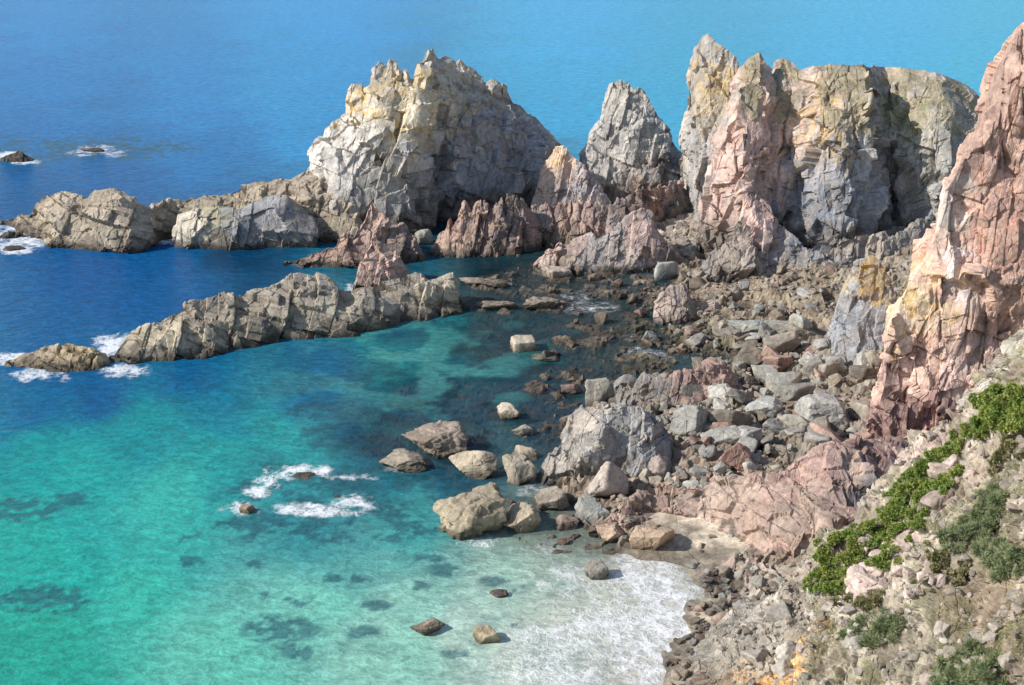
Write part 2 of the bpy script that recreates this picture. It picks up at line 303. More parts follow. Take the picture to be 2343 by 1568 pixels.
# ---------- right cliff
a=loft([(2000,1010,985),(2012,1015,930),(2026,1020,830),(2040,1022,740),(2056,1022,690),(2084,1024,645),(2128,1026,580),(2140,1027,560),(2150,1028,500),(2164,1030,440),(2200,1030,378),(2236,1030,335),(2252,1030,260),(2284,1030,235),(2294,1030,145),(2310,1030,120),(2324,1030,80),(2345,1030,62),(2420,1030,30),(2520,1030,-40),(2700,1030,-140)],
 .25,.5,'steep',440,420,[(6,.6,.8,.3,1.5),(3,.6,.7,.35,.8),(1.5,.7,.5,.3,.3)],[((.94,.2,-.22),3.2,B1,6,1.4),((.85,-.45,.1),1.4,B2,2.6,.5),((.95,.1,-.3),.6,B1,1.1,.15)],79,(.48,.335,.27),(.43,.285,.225),2,
 [(2110,700,3.4,OCH,.95),(2095,745,2.4,OCH,.8),(2110,700,3.4,(.52,.43,.31),.8),(2080,800,4,(.52,.38,.31),.7),(2060,900,4,(.5,.36,.31),.7),(2205,640,1.8,(.72,.69,.66),1),(2200,590,1.6,(.72,.69,.66),1),(2215,680,1.5,(.72,.69,.66),.9),(2170,450,3.5,(.48,.42,.375),.8),(2300,500,6,(.38,.22,.165),.8),(2310,250,6,(.27,.18,.15),.85),(2290,350,5,(.31,.205,.17),.8),(2230,850,4,(.46,.33,.285),.7),(2250,700,4,(.44,.28,.21),.6),(2150,500,2.5,(.48,.43,.385),.7),(2060,990,5,(.19,.115,.105),.9),(2150,990,5,(.19,.115,.105),.9)],(0,20),bz=3,fine=.025,sh=.2,jag=5,jw=60,amp=.5,cf=.8,cw=.06)
formation('cliff',[a],'tall orange-pink cliff rising on the right with pale streaks and ochre lichen','cliff')
# ---------- fore reef
st=loft([(240,832,828),(262,834,805),(290,834,766),(350,832,738),(425,824,696),(436,822,684),(500,812,672),(560,802,664),(585,799,656),(620,794,656),(650,790,638),(690,784,620),(745,780,626),(772,777,652),(800,774,662),(850,760,650),(900,748,636),(950,738,620),(985,734,640),(1030,728,622),(1050,724,645),(1066,716,690),(1074,712,705)],
 1.4,.7,'slab',460,140,[(4.5,.9,.8,.2,.7),(2,.9,.7,.25,.3)],J_reef+J(3.6,.7)[:1],83,(.32,.275,.205),(.26,.225,.18),1.3,[(560,700,5,(.23,.2,.155),.6),(350,770,5,(.35,.3,.21),.7),(700,650,4,(.19,.17,.15),.7),(900,690,5,(.21,.19,.16),.6),(1040,650,3,(.35,.315,.22),.6)],jag=6,jw=60,amp=.5,low=5)
formation('rock_reef',[st],'long wedge shaped tan reef crossing the bay with surf at its left tip','rock reef')
st=loft([(12,838,832),(60,846,808),(110,852,795),(150,857,784),(190,856,790),(215,852,798),(250,842,825),(258,840,836)],1.4,.8,'slab',110,60,S_fin,J_reef,89,(.35,.275,.165),TAN,.4,jag=3,amp=.5)
formation('rock_islet',[st],'low golden brown rock hump in surf off the left tip of the long reef','rock')
st=loft([(0,372,365),(20,375,352),(45,374,346),(75,372,362),(80,371,370)],1.0,.8,'steep',50,40,S_fin,J_fin,97,DARK,BRN,.5,amp=.6)
formation('rock_islet',[st],'small dark rock ringed with surf far out at the left edge','rock')
st=loft([(0,548,545),(15,550,530),(40,549,526),(62,547,540)],1.0,.8,'steep',50,40,S_fin,J_fin,98,(.3,.25,.14),TAN,.3,amp=.6)
formation('rock_islet',[st],'flat pale rock in white surf beside the left end of the low reef','rock')
# ---------- shore outcrops
st=loft([(1225,1110,1095),(1240,1118,1060),(1285,1124,1010),(1300,1126,945),(1330,1128,932),(1385,1126,924),(1440,1122,930),(1490,1115,955),(1530,1105,975),(1552,1092,1010),(1565,1080,1060)],
 .75,.6,'convex',240,160,[(3.5,.8,.7,.2,.5),(1.5,.8,.6,.25,.3)],J(1.6,.45),101,(.205,.203,.2),(.26,.248,.23),.8,[(1330,960,2,(.35,.29,.23),.7),(1280,1060,3,(.28,.25,.21),.6)],jag=6,amp=.9)
formation('rock_outcrop',[st],'biggest dark grey domed outcrop at the water edge in the middle of the shore','rock')
st=loft([(1400,930,915),(1420,938,885),(1480,944,862),(1540,946,850),(1600,942,835),(1650,930,832),(1680,915,860),(1695,905,890)],
 1.0,.6,'steep',160,90,S_fin,J_fin,103,(.245,.17,.145),(.2,.18,.16),.5,bz=.4,jag=10,amp=.8)
formation('rock_outcrop',[st],'reddish ribbed outcrop just behind the biggest dark grey outcrop','rock')
st=loft([(1495,735,720),(1505,740,690),(1530,742,660),(1565,740,650),(1590,735,690),(1640,720,690),(1660,700,690)],.8,.6,'steep',90,70,S_fin,J_fin,107,(.28,.225,.195),BRN,.5,bz=.3,jag=6,amp=.8)
formation('rock_outcrop',[st],'brown angular outcrop on the shore platform below the rounded pink point','rock')
a=loft([(1350,1215,1205),(1390,1225,1180),(1430,1222,1140),(1470,1210,1120),(1500,1200,1135),(1560,1198,1125),(1630,1205,1105),(1670,1240,1100),(1720,1290,1090),(1800,1310,1075),(1880,1310,1040),(1960,1290,1010),(2040,1260,1000),(2120,1230,985),(2200,1200,960),(2300,1180,900)],
 1.6,.4,'convex',380,170,[(4.5,.8,.7,.2,.8),(2,.8,.6,.3,.4)],J_reef+J(2.6,.7)[:1],109,(.32,.22,.18),(.28,.21,.17),.6,[(1880,1080,5,(.28,.185,.16),.8),(2080,1060,6,(.21,.13,.118),.85),(1680,1180,6,(.36,.25,.2),.6),(1620,1120,4,(.27,.225,.185),.5),(1990,1120,2.5,DARK,.85),(1420,1170,3,(.23,.16,.13),.7)],bz=.5,jag=8,amp=.8)  # DARK zone is painted shade for the cave hollow
formation('rock_slab',[a],'wide red-brown rock slab sloping to the small sandy beach','rock')
# ---------- terrain
LAND=[(1540,1700),(1565,1540),(1610,1440),(1570,1330),(1560,1285),(1450,1262),(1400,1220),(1330,1170),(1270,1120),(1290,1010),(1340,940),(1420,900),(1510,865),(1600,850),(1560,800),(1480,780),(1510,735),(1440,700),(1540,650),(1590,620),(1480,610),(1300,560),(1400,470),(1600,440),(2300,440),(3300,500),(3900,1700)]
lp=np.array([G(u,v,0)[:2] for u,v in LAND])
def sdist(x,y):
    q=np.stack([x,y,0*x],1); x=x+(fbm(q*.22,4,401)-.5)*9; y=y+(fbm(q*.22,4,402)-.5)*9
    d=np.full(x.shape,9e9); ins=np.zeros(x.shape,bool); n=len(lp)
    for i in range(n):
        a=lp[i];b=lp[(i+1)%n]; e=b-a; wx=x-a[0];wy=y-a[1]; t=np.clip((wx*e[0]+wy*e[1])/(e@e),0,1)
        d=np.minimum(d,np.hypot(wx-t*e[0],wy-t*e[1]))
        c=((a[1]>y)!=(b[1]>y))&(x<(b[0]-a[0])*(y-a[1])/(b[1]-a[1]+1e-12)+a[0]); ins^=c
    return np.where(ins,d,-d)
REEF=[(1420,720,9),(1340,690,7),(1330,800,5),(1410,830,7),(1440,780,8),(1250,640,8),(1350,650,9),(1480,700,8),(1220,985,3),(1250,900,3),(1320,870,4),(1250,1190,5),(1150,650,6),(1500,620,8),(1200,700,5),(1120,690,4)]
SUB=[(1150,900,9),(1100,960,8),(1050,1010,8),(1200,820,9),(1120,780,7),(1000,900,7),(1180,720,7),(950,1000,7),(1280,780,10),(1200,1050,6),(1300,700,9)]
SAND=[(1590,1230,4.5),(1640,1250,4),(1540,1215,3),(1540,1300,4),(1530,1380,4.5),(1480,1450,6),(1500,1540,6),(1480,1350,6),(1400,1400,8),(1430,1530,8),(1300,1450,9)]
def gz(x,y,lst):
    r=np.zeros(x.shape)
    for u,v,s in lst:
        cx,cy,_=G(u,v,0); r=np.maximum(r,np.exp(-(((x-cx)/s)**2+((y-cy)/(s*1.3))**2)))
    return r
def theight(x,y,sd=None):
    sd=sdist(x,y) if sd is None else sd
    z=np.where(sd>0,np.minimum(sd*.11,3.6),np.maximum(sd*.16,-3.0))
    r=ss(gz(x,y,REEF),.1,.75); r2=ss(gz(x,y,SUB),.1,.8); z=z+r2*np.clip(-.75-z,0,3); return z+r*np.clip(-.12-z,0,3)
nx,ny=460,560
xs=np.linspace(-30,100,nx); ys=np.linspace(62,262,ny)
X,Y=np.meshgrid(xs,ys,indexing='ij'); x=X.ravel(); y=Y.ravel()
sd=sdist(x,y); z=theight(x,y,sd); P=np.stack([x,y,z],1); N=np.tile(np.array([0,0,1.]),(len(x),1))
sand=ss(gz(x,y,SAND)+(fbm(P*.4,3,4)-.5)*.4,.3,.6); rf=ss(gz(x,y,REEF),.1,.75)
tw=np.where(sd<0,.45+.2*rf,1.0)*(1-.35*ss(y,140,175))
P2,tone=crag(P,N,[(3.6,.85,1),(1.5,.55,1),(.7,.25,1)],201,.03,tw)
P=P*sand[:,None]+P2*(1-sand)[:,None]; P[:,2]+=sand*.12
f=ss(fbm(P*.18,4,9),.4,.6)[:,None]; col=np.array((.165,.13,.095))*(1-f)+np.array((.205,.18,.145))*f
wn=fbm(P*.4,3,12)-.5
for (u,v,r,c,s) in [(1750,680,16,(.175,.14,.095),.8),(1650,640,12,(.2,.15,.12),.5),(1850,640,14,(.2,.165,.115),.7),(1800,900,16,(.19,.175,.145),.8),(1700,830,12,(.165,.14,.11),.6),(1560,490,10,(.3,.26,.22),.7),(1720,1400,10,(.24,.225,.185),.8),(1650,1330,6,(.25,.225,.185),.8),(1600,1500,7,(.24,.23,.19),.7),(1350,740,16,(.13,.105,.075),.8),(1550,780,10,(.12,.11,.07),.7),(1650,1180,10,(.3,.205,.165),.7)]:
    cx,cy,_=G(u,v,1); d=np.hypot(x-cx,(y-cy)*.8)/r+wn*.8; w=(s*(1-ss(d,.5,1.1)))[:,None]; col=col*(1-w)+np.array(c)*w
col=col*(1+tone*(1-sand)*1.3)[:,None]; col=col*(1-sand[:,None])+np.array((.50,.42,.32))*sand[:,None]
g=link('ground',mesh('ground',P,gridf(nx,ny),M_rock,np.c_[np.clip(col,.02,.8),np.zeros(len(x))])); g['kind']='structure'
TG=P[:,2].reshape(nx,ny); SG=sand.reshape(nx,ny)
def tij(x,y): return int(min(max((x+30)/130*(nx-1),0),nx-1)),int(min(max((y-62)/200*(ny-1),0),ny-1))
def tz(x,y): return TG[tij(x,y)]
def GT(u,v):
    z=0.5
    for _ in range(6):
        x,y,_z=G(u,v,max(z,0)); z=.5*z+.5*float(theight(np.array([x]),np.array([y]))[0])
    x,y,_z=G(u,v,max(z,0)); return x,y,z
# ---------- hillside
cr=[(1530,1610,-.5),(1600,1510,.6),(1680,1440,1.4),(1780,1390,2.4),(1850,1350,3.2),(1862,1270,5),(1950,1195,8),(2080,1085,12),(2165,985,15.5),(2250,930,18.5),(2300,850,21.5),(2343,790,24),(2500,640,31),(2700,500,40)]
nr=[(1480,1900,-.5),(1560,1900,.8),(1640,1900,1.8),(1740,1900,3),(1800,1900,4),(1850,1900,6),(1980,1900,9),(2120,1900,13),(2230,1900,17),(2340,1900,20),(2440,1900,22.5),(2540,1900,25),(2900,1900,33),(3400,1900,42)]
A=np.array([G(*p) for p in cr]); B=np.array([G(*p) for p in nr]); nu,nv=600,420
wcol=np.linalg.norm(np.diff(A,axis=0),axis=1)+np.linalg.norm(np.diff(B,axis=0),axis=1); wcol[-2:]*=.25
L=np.r_[0,np.cumsum(wcol)]; t=np.linspace(0,L[-1],nu)
A=np.stack([np.interp(t,L,A[:,q]) for q in range(3)],1); B=np.stack([np.interp(t,L,B[:,q]) for q in range(3)],1)
nbk=50; s=np.linspace(0,1,nv-nbk); P=B[:,None]*(1-s)[None,:,None]+A[:,None]*s[None,:,None]
P[:,:,2]+=(np.sin(s*math.pi)*1.2)[None,:]*np.clip(A[:,2]/12,0,1)[:,None]
sb=np.linspace(0,1,nbk+1)[1:]; K=A[:,None]+np.stack([0*sb+sb*2,sb*9,0*sb],1)[None]; K[:,:,2]=A[:,2:3]-(A[:,2:3]+2)*(sb**1.4)[None]
P=np.concatenate([P,K],1)
du=np.gradient(P,axis=0);dv=np.gradient(P,axis=1)
for _ in range(25): du=(np.roll(du,1,0)+du+np.roll(du,-1,0))/3
N=np.cross(du,dv);N/=np.linalg.norm(N,axis=2,keepdims=True)+1e-9
P=P.reshape(-1,3);N=N.reshape(-1,3); front=np.tile(np.arange(nv)<nv-nbk-1,nu)
amp=np.clip(P[:,2]/5,.3,1)
P=P+N*((fbm(P*.16,4,333)-.5)*5*amp)[:,None]
oc=ss(fbm(P*.25,4,345),.45,.6)
P=P+N*(oc*amp*.9+(fbm(P*.7,4,346)-.5)*1.6*amp*(.5+oc))[:,None]
P,tone=crag(P,N,[(3.2,.55,.9),(1.5,.45,.9),(.75,.28,.9),(.4,.14,.9)],301,.06,amp*(.6+.5*oc),.1)
P,t2=slabs(P,nu,nv,[(1.8,.9,.6,.35,.25),(.9,.9,.6,.4,.15)],377,(~front).astype(np.int64),amp*oc,amp*oc); tone=tone+t2
f=ss(fbm(P*.25,4,77),.4,.6)[:,None]; col=np.array((.33,.285,.235))*(1-f)+np.array((.25,.215,.16))*f
f2=ss(fbm(P*.9,4,87),.4,.62)[:,None]; col=col*(1-.5*f2)+np.array((.21,.17,.12))*.5*f2
wn=fbm(P*.6,4,78)-.5; hu,hv=proj(P)
for (u,v,r,c,s_) in [(2080,1280,5,(.46,.36,.32),.8),(2150,1010,4,(.39,.305,.26),.8),(2270,1080,5,(.31,.26,.19),.7),(2330,860,6,(.35,.33,.285),.8),(1880,1430,6,(.41,.365,.32),.8),(1760,1520,4,(.50,.29,.10),.8),(1860,1530,4,(.50,.29,.10),.8),(1800,1560,4,(.45,.27,.12),.7),(2050,1380,6,(.36,.32,.26),.7),(2200,1400,6,(.2,.19,.125),.6),(2250,1200,6,(.19,.19,.115),.6),(2100,1500,6,(.26,.235,.18),.5),(1700,1440,6,(.28,.26,.22),.8),(2300,1400,5,(.32,.235,.16),.6),(2120,1150,4,(.2,.2,.12),.5)]:
    i=np.argmin((hu-u)**2+(hv-v)**2+1e6*~front); d=np.linalg.norm(P-P[i],axis=1)/r+wn*1.6; w=(s_*(1-ss(d,.5,1.1)))[:,None]; col=col*(1-w)+np.array(c)*w
gm=(ss(fbm(P*.45,5,79),.49,.60)*ss(P[:,2],3,6)*.7*(1-.7*oc))[:,None]; col=col*(1-gm)+np.array((.14,.14,.065))*gm
col=col*(1+.2*oc)[:,None]*(1+tone*1.5)[:,None]
hl=link('hillside',mesh('hillside',P,gridf(nu,nv),M_slope,np.c_[np.clip(col,.02,.8),np.zeros(len(P))])); hl['kind']='structure'
HS=P; HN=N; HG=gm[:,0]
def onhill(u,v):
    m=((hu-u)**2+(hv-v)**2)+1e6*~front; k=np.where(m<max(m.min()*2,60))[0]
    i=k[np.argmin(HS[k,1])]; return HS[i],HN[i]
# ---------- boulders
def ico(n):
    bm=bmesh.new(); bmesh.ops.create_icosphere(bm,subdivisions=n,radius=1); bm.verts.ensure_lookup_table()
    V=np.array([v.co[:] for v in bm.verts]); Fc=np.array([[v.index for v in f.verts] for f in bm.faces]); bm.free(); return V,Fc
IC={n:ico(n) for n in (3,4,5,6)}
def bshape(seed,n=5,p=14,npl=11,rough=1.0):
    r=np.random.default_rng(seed); V,Fc=IC[n]
    a=r.normal(size=3); a/=np.linalg.norm(a); b=np.cross(a,r.normal(size=3)); b/=np.linalg.norm(b); c=np.cross(a,b)
    if r.random()<.6: a,b,c=np.array([1.,.2,.1]),np.array([-.2,1.,.1]),np.array([-.1,-.15,1.])
    ax=np.array([a,-a,b,-b,c,-c])+r.normal(size=(6,3))*.3
    ex=r.normal(size=(npl-5,3)); pl=np.vstack([ax,ex]); pl/=np.linalg.norm(pl,axis=1)[:,None]
    d=np.r_[r.uniform(.5,.85,6),r.uniform(.6,1.0,npl-5)]; q=np.clip(V@pl.T/d,0,None); rad=1/((q**p).sum(1)+.8**p)**(1/p)
    W=V*rad[:,None]
    if n>3:
        W2,_=crag(W*3,V,[(2.2,.24*rough,.9),(.8,.09*rough,.9)],seed*3,.01*rough); W=W2/3
    mx=np.abs(W).max(0); return W/mx,Fc
def boulder(u,vb,w,h,c,label,seed,n=6,p=22,dep=.8,rough=1,rot=0,npl=11,sink=0):
    w=w*1.08; x,y,z=GT(u,vb); wm=w/F*math.hypot(y,H-z); hm=h/F*math.hypot(y,H-z); d=wm*dep
    hz=max((hm-.17*d)/.93,.32*hm)
    W,Fc=bshape(seed,n,p,npl,rough)
    W=W*np.array([wm/2,d/2,(hz*1.35)/2])
    o=link('boulder',mesh('boulder',W,Fc,M_boul,None,True)); zz=max(z,-.1)
    o.location=(x,y+d*.45,zz+hz*1.05-hz*1.35/2-sink); o.rotation_euler=(0,0,math.radians(rot)); o.color=(*c,1)
    return tag(o,label,'boulder')
gy=(.24,.232,.21); rd=(.27,.18,.145); lg=(.31,.3,.265)
NB=[(1002,1054,160,88,(.255,.205,.16),'rounded brown boulder with ribbed top, left of the dark domed outcrop',1,.8,2.4),
(928,1082,118,50,(.29,.245,.185),'low sloping tan boulder touching the left side of the ribbed brown boulder',2,.7,1.6),
(1086,1102,112,66,(.36,.3,.22),'smooth tan boulder standing in water right of the ribbed brown boulder',3,.8,1),
(1185,1112,80,72,(.31,.27,.205),'upright pointed tan boulder against the left foot of the dark domed outcrop',4,.7,1),
(1198,1056,64,32,(.34,.29,.21),'small flat tan boulder behind the upright pointed one',5,.8,1),
(1197,1002,48,36,(.37,.33,.25),'small wedge shaped boulder in the water, middle of three in a line offshore',6,.8,1),
(1163,961,54,40,(.41,.355,.265),'small triangular pale boulder alone in the dark water',7,.8,1),
(1248,829,64,20,(.24,.24,.19),'thin flat dark rock just right of the cube shaped boulder',9,.7,1),
(1080,1240,168,112,(.32,.265,.19),'largest tan boulder with cracked face standing in turquoise shallows',10,.8,2.4),
(1188,1228,92,66,(.32,.265,.19),'blocky tan boulder leaning on the right side of the largest tan boulder',12,.9,1.6),
(1262,1172,80,54,(.27,.23,.185),'brown boulder at the water edge under the left of the domed outcrop',13,.8,1),
(1357,1206,92,64,(.26,.26,.235),'grey faceted boulder at the waterline beneath the rounded pinkish boulder',14,.8,1),
(1388,1152,96,94,(.38,.325,.28),'rounded pinkish grey boulder in front of the dark domed outcrop',15,.8,.6),
(1298,1216,54,34,(.26,.195,.155),'small brown boulder in shallow water below the brown shore boulder',16,.8,1),
(1397,1246,86,48,(.38,.275,.2),'flat orange brown boulder at the upper edge of the surf',17,.8,1),
(1490,1272,110,64,(.38,.275,.195),'wide orange brown boulder at the top of the beach surf',18,.8,1),
(1364,1331,58,46,(.24,.22,.19),'dark wedge boulder alone in the white beach surf',19,.8,1),
(980,1457,80,38,(.32,.255,.195),'low brown rock awash in the pale green shallows',20,.7,1),
(1108,1476,64,36,(.35,.285,.185),'low ochre brown rock awash to the right of a similar brown one',21,.7,1),
(1368,932,64,64,(.28,.26,.215),'upright grey boulder just behind the dark domed outcrop at the water edge',22,.8,1),
(1440,905,74,48,(.21,.2,.18),'dark flat boulder behind the upright grey one',23,.8,1),
(1306,906,46,30,(.31,.22,.18),'small reddish boulder in the water left of the upright grey one',24,.8,1),
(1526,642,56,46,(.32,.33,.3),'smooth rounded pale grey boulder in front of the outcrop with the pink point',25,.8,.5),
(1275,642,70,40,(.36,.29,.24),'flat topped pinkish rock at the water below the pink pointed outcrop',26,.8,1.6),
(1105,660,116,26,(.2,.17,.13),'long low brown rock in the channel behind the right end of the long reef',27,.5,3.6),
(1138,711,98,28,(.21,.18,.14),'long low rock just right of the end of the long reef',28,.5,3.6),
(1243,712,92,36,(.17,.15,.12),'dark lumpy rock in the channel between the long reef and shore',29,.6,3.6),
(968,562,44,38,(.28,.28,.235),'grey green boulder wedged between the two red ridges',30,.8,.6),
(1690,1085,84,70,(.3,.18,.145),'dark red boulder among grey ones above the red slab',31,.8,1),
(1650,930,90,54,(.38,.365,.32),'pale flat topped boulder in the middle of the boulder field',32,.8,1),
(1580,1005,95,82,(.25,.25,.23),'tall grey boulder right of the dark domed outcrop',33,.8,1),
(1670,1030,120,58,(.29,.285,.255),'long grey slab boulder above the dark red boulder',34,.7,1),
(1890,975,120,80,(.31,.3,.275),'large grey boulder nearest the foot of the tall pink cliff',35,.8,1),
(1800,905,85,58,(.31,.31,.28),'broad smooth grey boulder left of the lichen tipped pinnacle base',36,.8,.7),
(1715,1084,36,34,(.52,.51,.47),'small very pale round stone beside the dark red boulder',37,.9,.3),
(1605,1145,76,44,(.34,.34,.31),'light grey slab boulder at the top left of the red slab',38,.8,1),
(1500,1100,64,60,(.33,.265,.23),'pinkish boulder tucked at the right foot of the domed outcrop',39,.8,1),
(1484,786,46,32,(.33,.32,.28),'grey boulder at the water edge of the shore platform',40,.8,1),
(1145,1370,44,18,(.33,.25,.21),'tiny reddish rock with foam in the pale shallows',41,.7,1),
(694,1104,104,26,(.17,.145,.11),'brown rock awash inside the upper ring of white surf',42,.7,2.2),
(755,1158,110,24,(.18,.155,.12),'flat brown rock awash under the lower streak of surf',43,.7,2.2),
(560,1176,40,22,(.29,.225,.15),'small tan rock awash at the left end of the surf patch',44,.8,1),
(210,348,56,14,(.19,.16,.13),'thin dark rock awash in far water at the left',45,.5,1.2),
(118,566,60,24,(.31,.26,.18),'brown rock in surf under the left end of the low reef',46,.8,1),
(30,574,50,14,(.23,.2,.15),'dark flat rock in surf at the left edge of the picture',47,.7,1),
(1292,1248,30,16,(.38,.24,.17),'tiny orange rock in the shallows above the dark wedge boulder',48,.8,1),
(1712,770,100,34,(.32,.325,.29),'pale grey low stone on the brown shore platform',49,.6,1.2),
(1760,965,100,64,(.32,.315,.285),'pale grey tilted boulder at the centre right of the boulder field',50,.8,1),
(1830,1000,90,54,(.27,.25,.21),'brownish grey boulder low in the boulder field near the cliff',52,.8,1)]
for (u,v,w,h,c,lab,sd_,dep,ro) in NB:
    boulder(u,v,w,h,c,lab,500+sd_,6 if w>70 else 5,(8 if ro<.7 else 26),dep,ro,rot=rng.uniform(-12,12),sink=.3 if sd_ in (42,43) else 0)
x_,y_,_=G(1197,806,0); wq=56/F*math.hypot(y_,H); W,Fc=IC[5]; W=W/((np.abs(W)**9).sum(1)**(1/9))[:,None]; W,_t=crag(W*3,W/np.linalg.norm(W,axis=1)[:,None],[(2.5,.2,.9),(.9,.09,.9)],77,.01); W=W/3
o=link('boulder',mesh('boulder',W*np.array([wq*.47,wq*.42,wq*.30]),Fc,M_boul,None,True)); o.location=(x_,y_+wq*.4,wq*.16); o.rotation_euler=(.05,.03,.2); o.color=(.45,.39,.29,1); tag(o,'cube shaped pale tan boulder alone in the bay near the long reef','boulder')
VAR=[mesh('boulder',*bshape(900+i,5,10 if i%8==0 else 32,9),M_boul,None,True) for i in range(20)]
ZN=[((1590,2010,760,1060),140,(22,100),[gy,lg,gy,(.26,.23,.185),(.19,.175,.145),rd,(.15,.13,.105)],'grey angular boulder in the dense boulder field left of the tall pink cliff','boulders of the field below the pink cliff'),
((1500,1950,620,760),36,(18,50),[(.19,.155,.115),(.22,.19,.15),gy,(.25,.18,.15)],'brown stone scattered on the weedy platform below the headland','stones on the platform below the headland'),
((1560,1880,1290,1520),80,(16,46),[gy,(.25,.24,.21),(.32,.31,.275),(.29,.235,.19)],'grey cobble on the narrow stony strip between surf and hillside','cobbles between surf and hillside'),
((1230,1560,620,880),46,(12,44),[(.17,.14,.105),(.14,.12,.09),(.23,.16,.125)],'small brown stone poking out of the rock strewn shallows','stones poking out of the shallows'),
((1400,1720,1040,1160),24,(30,66),[gy,lg,rd,(.3,.26,.21)],'boulder wedged between the domed outcrop and the red slab','boulders between outcrop and red slab'),
((1500,1600,480,590),14,(14,30),[(.39,.37,.31),gy],'pale cobble in the gully between narrow stack and headland','cobbles in the gully by the headland')]
for (u0,u1,v0,v1),n,(s0,s1),cols,lab,grp in ZN:
    for _ in range(n):
        u=rng.uniform(u0,u1); v=rng.uniform(v0,v1)
        if 'strip' in lab: u=1575+rng.uniform(-25,210)*(1-.5*(v-1290)/230)
        x,y,z=GT(u,v)
        if z<(-.6 if 'shallows' in lab else .0): continue
        zt_=float(tz(x,y)); w=(s0+(s1-s0)*rng.random()**1.9)/F*math.hypot(y,H)
        o=link('boulder',VAR[rng.integers(len(VAR))]); c=np.array(cols[rng.integers(len(cols))])*rng.uniform(.7,1.2)
        sc=(w*.5,w*.5*rng.uniform(.5,.95),w*.5*rng.uniform(.45,.85)); o.scale=sc
        o.location=(x,y,max(z,zt_-.1,-.1)+sc[2]*.4); o.rotation_euler=(rng.uniform(-.5,.5),rng.uniform(-.5,.5),rng.uniform(0,6.3)); o.color=(*c,1)
        tag(o,lab,'boulder',grp)
RV=[bshape(1300+i,3,26,7)[0] for i in range(10)]; RF=IC[3][1]
class Rub:
    def __init__(s): s.V=[];s.F=[];s.c=[];s.k=0
    def add(s,p,r,c):
        W=RV[rng.integers(10)]*np.array([r,r*rng.uniform(.5,1),r*rng.uniform(.45,.8)]); a,b=rng.uniform(0,6.3),rng.uniform(-.5,.5); ca,sa,cb,sb=math.cos(a),math.sin(a),math.cos(b),math.sin(b)
        W=W@np.array([[cb,0,sb],[0,1,0],[-sb,0,cb]])@np.array([[ca,-sa,0],[sa,ca,0],[0,0,1]]); s.V.append(W+np.asarray(p)); s.F.append(RF+s.k); s.k+=len(W)
        s.c.append(np.tile(np.r_[np.array(c)*rng.uniform(.65,1.25),0],(len(W),1)))
    def done(s,name,label,cat,mat=None):
        o=link(name,mesh(name,np.vstack(s.V),np.vstack(s.F),mat or M_rock,np.vstack(s.c))); o['kind']='stuff'; tag(o,label,cat)
R=Rub(); tot=0; pal=[(.2,.17,.13),(.165,.135,.1),(.23,.215,.18),(.21,.15,.12)]
while tot<3800:
    u=rng.uniform(1400,2030); v=rng.uniform(600,1560); x,y,_=G(u,v,1.5); sdv=float(sdist(np.array([x]),np.array([y]))[0])
    if sdv<-.4 or (SG[tij(x,y)]>.4 and rng.random()<(.93 if v<1290 else .45)): tot+=.2; continue
    R.add((x,y,float(tz(x,y))+.05),rng.uniform(.2,.35+.7*rng.random()**2),pal[rng.integers(4)]); tot+=1
R.done('rubble','small stones and rubble strewn between the boulders on the shore','rubble')
R=Rub(); cand=np.where(front&(HS[:,2]>1.5)&(hv<1650)&(hu<2420)&(hu>1600))[0]; pal=[(.34,.3,.255),(.27,.24,.2),(.37,.305,.26),(.23,.2,.155)]
for i in rng.choice(cand,2600): R.add(HS[i],rng.uniform(.1,.2+.45*rng.random()**2.5),pal[rng.integers(4)])
R.done('scree','broken stones littering the near hillside','scree',M_slope)
for (u0,u1,v0,v1,n,cs,lb,gp) in [(1960,2150,1220,1370,40,(.45,.355,.315),'pinkish broken rock in the pale scree beneath the green cushion bushes','pink scree rocks'),(1700,2100,1380,1540,36,(.34,.31,.27),'grey loose rock on the lower part of the near hillside','loose rocks low on the hillside'),(2120,2330,1380,1540,18,(.32,.28,.235),'loose rock low on the near hillside at its right edge','loose rocks right side'),(2130,2260,1000,1150,16,(.38,.3,.255),'pink loose rock on the hillside just under the topmost bushes','loose rocks by top bushes')]:
    for _ in range(n):
        p,nn=onhill(rng.uniform(u0,u1),rng.uniform(v0,v1)); w=(rng.uniform(16,30+60*rng.random()**1.5))/F*math.hypot(p[1],H-p[2])
        o=link('rock',VAR[rng.integers(len(VAR))]); o.scale=(w*.5,w*.42,w*.35); o.location=tuple(p-nn*w*.06); o.rotation_euler=tuple(rng.uniform(-.6,.6,3)); o.color=(*(np.array(cs)*rng.uniform(.75,1.15)),1)
        tag(o,lb,'rock',gp)
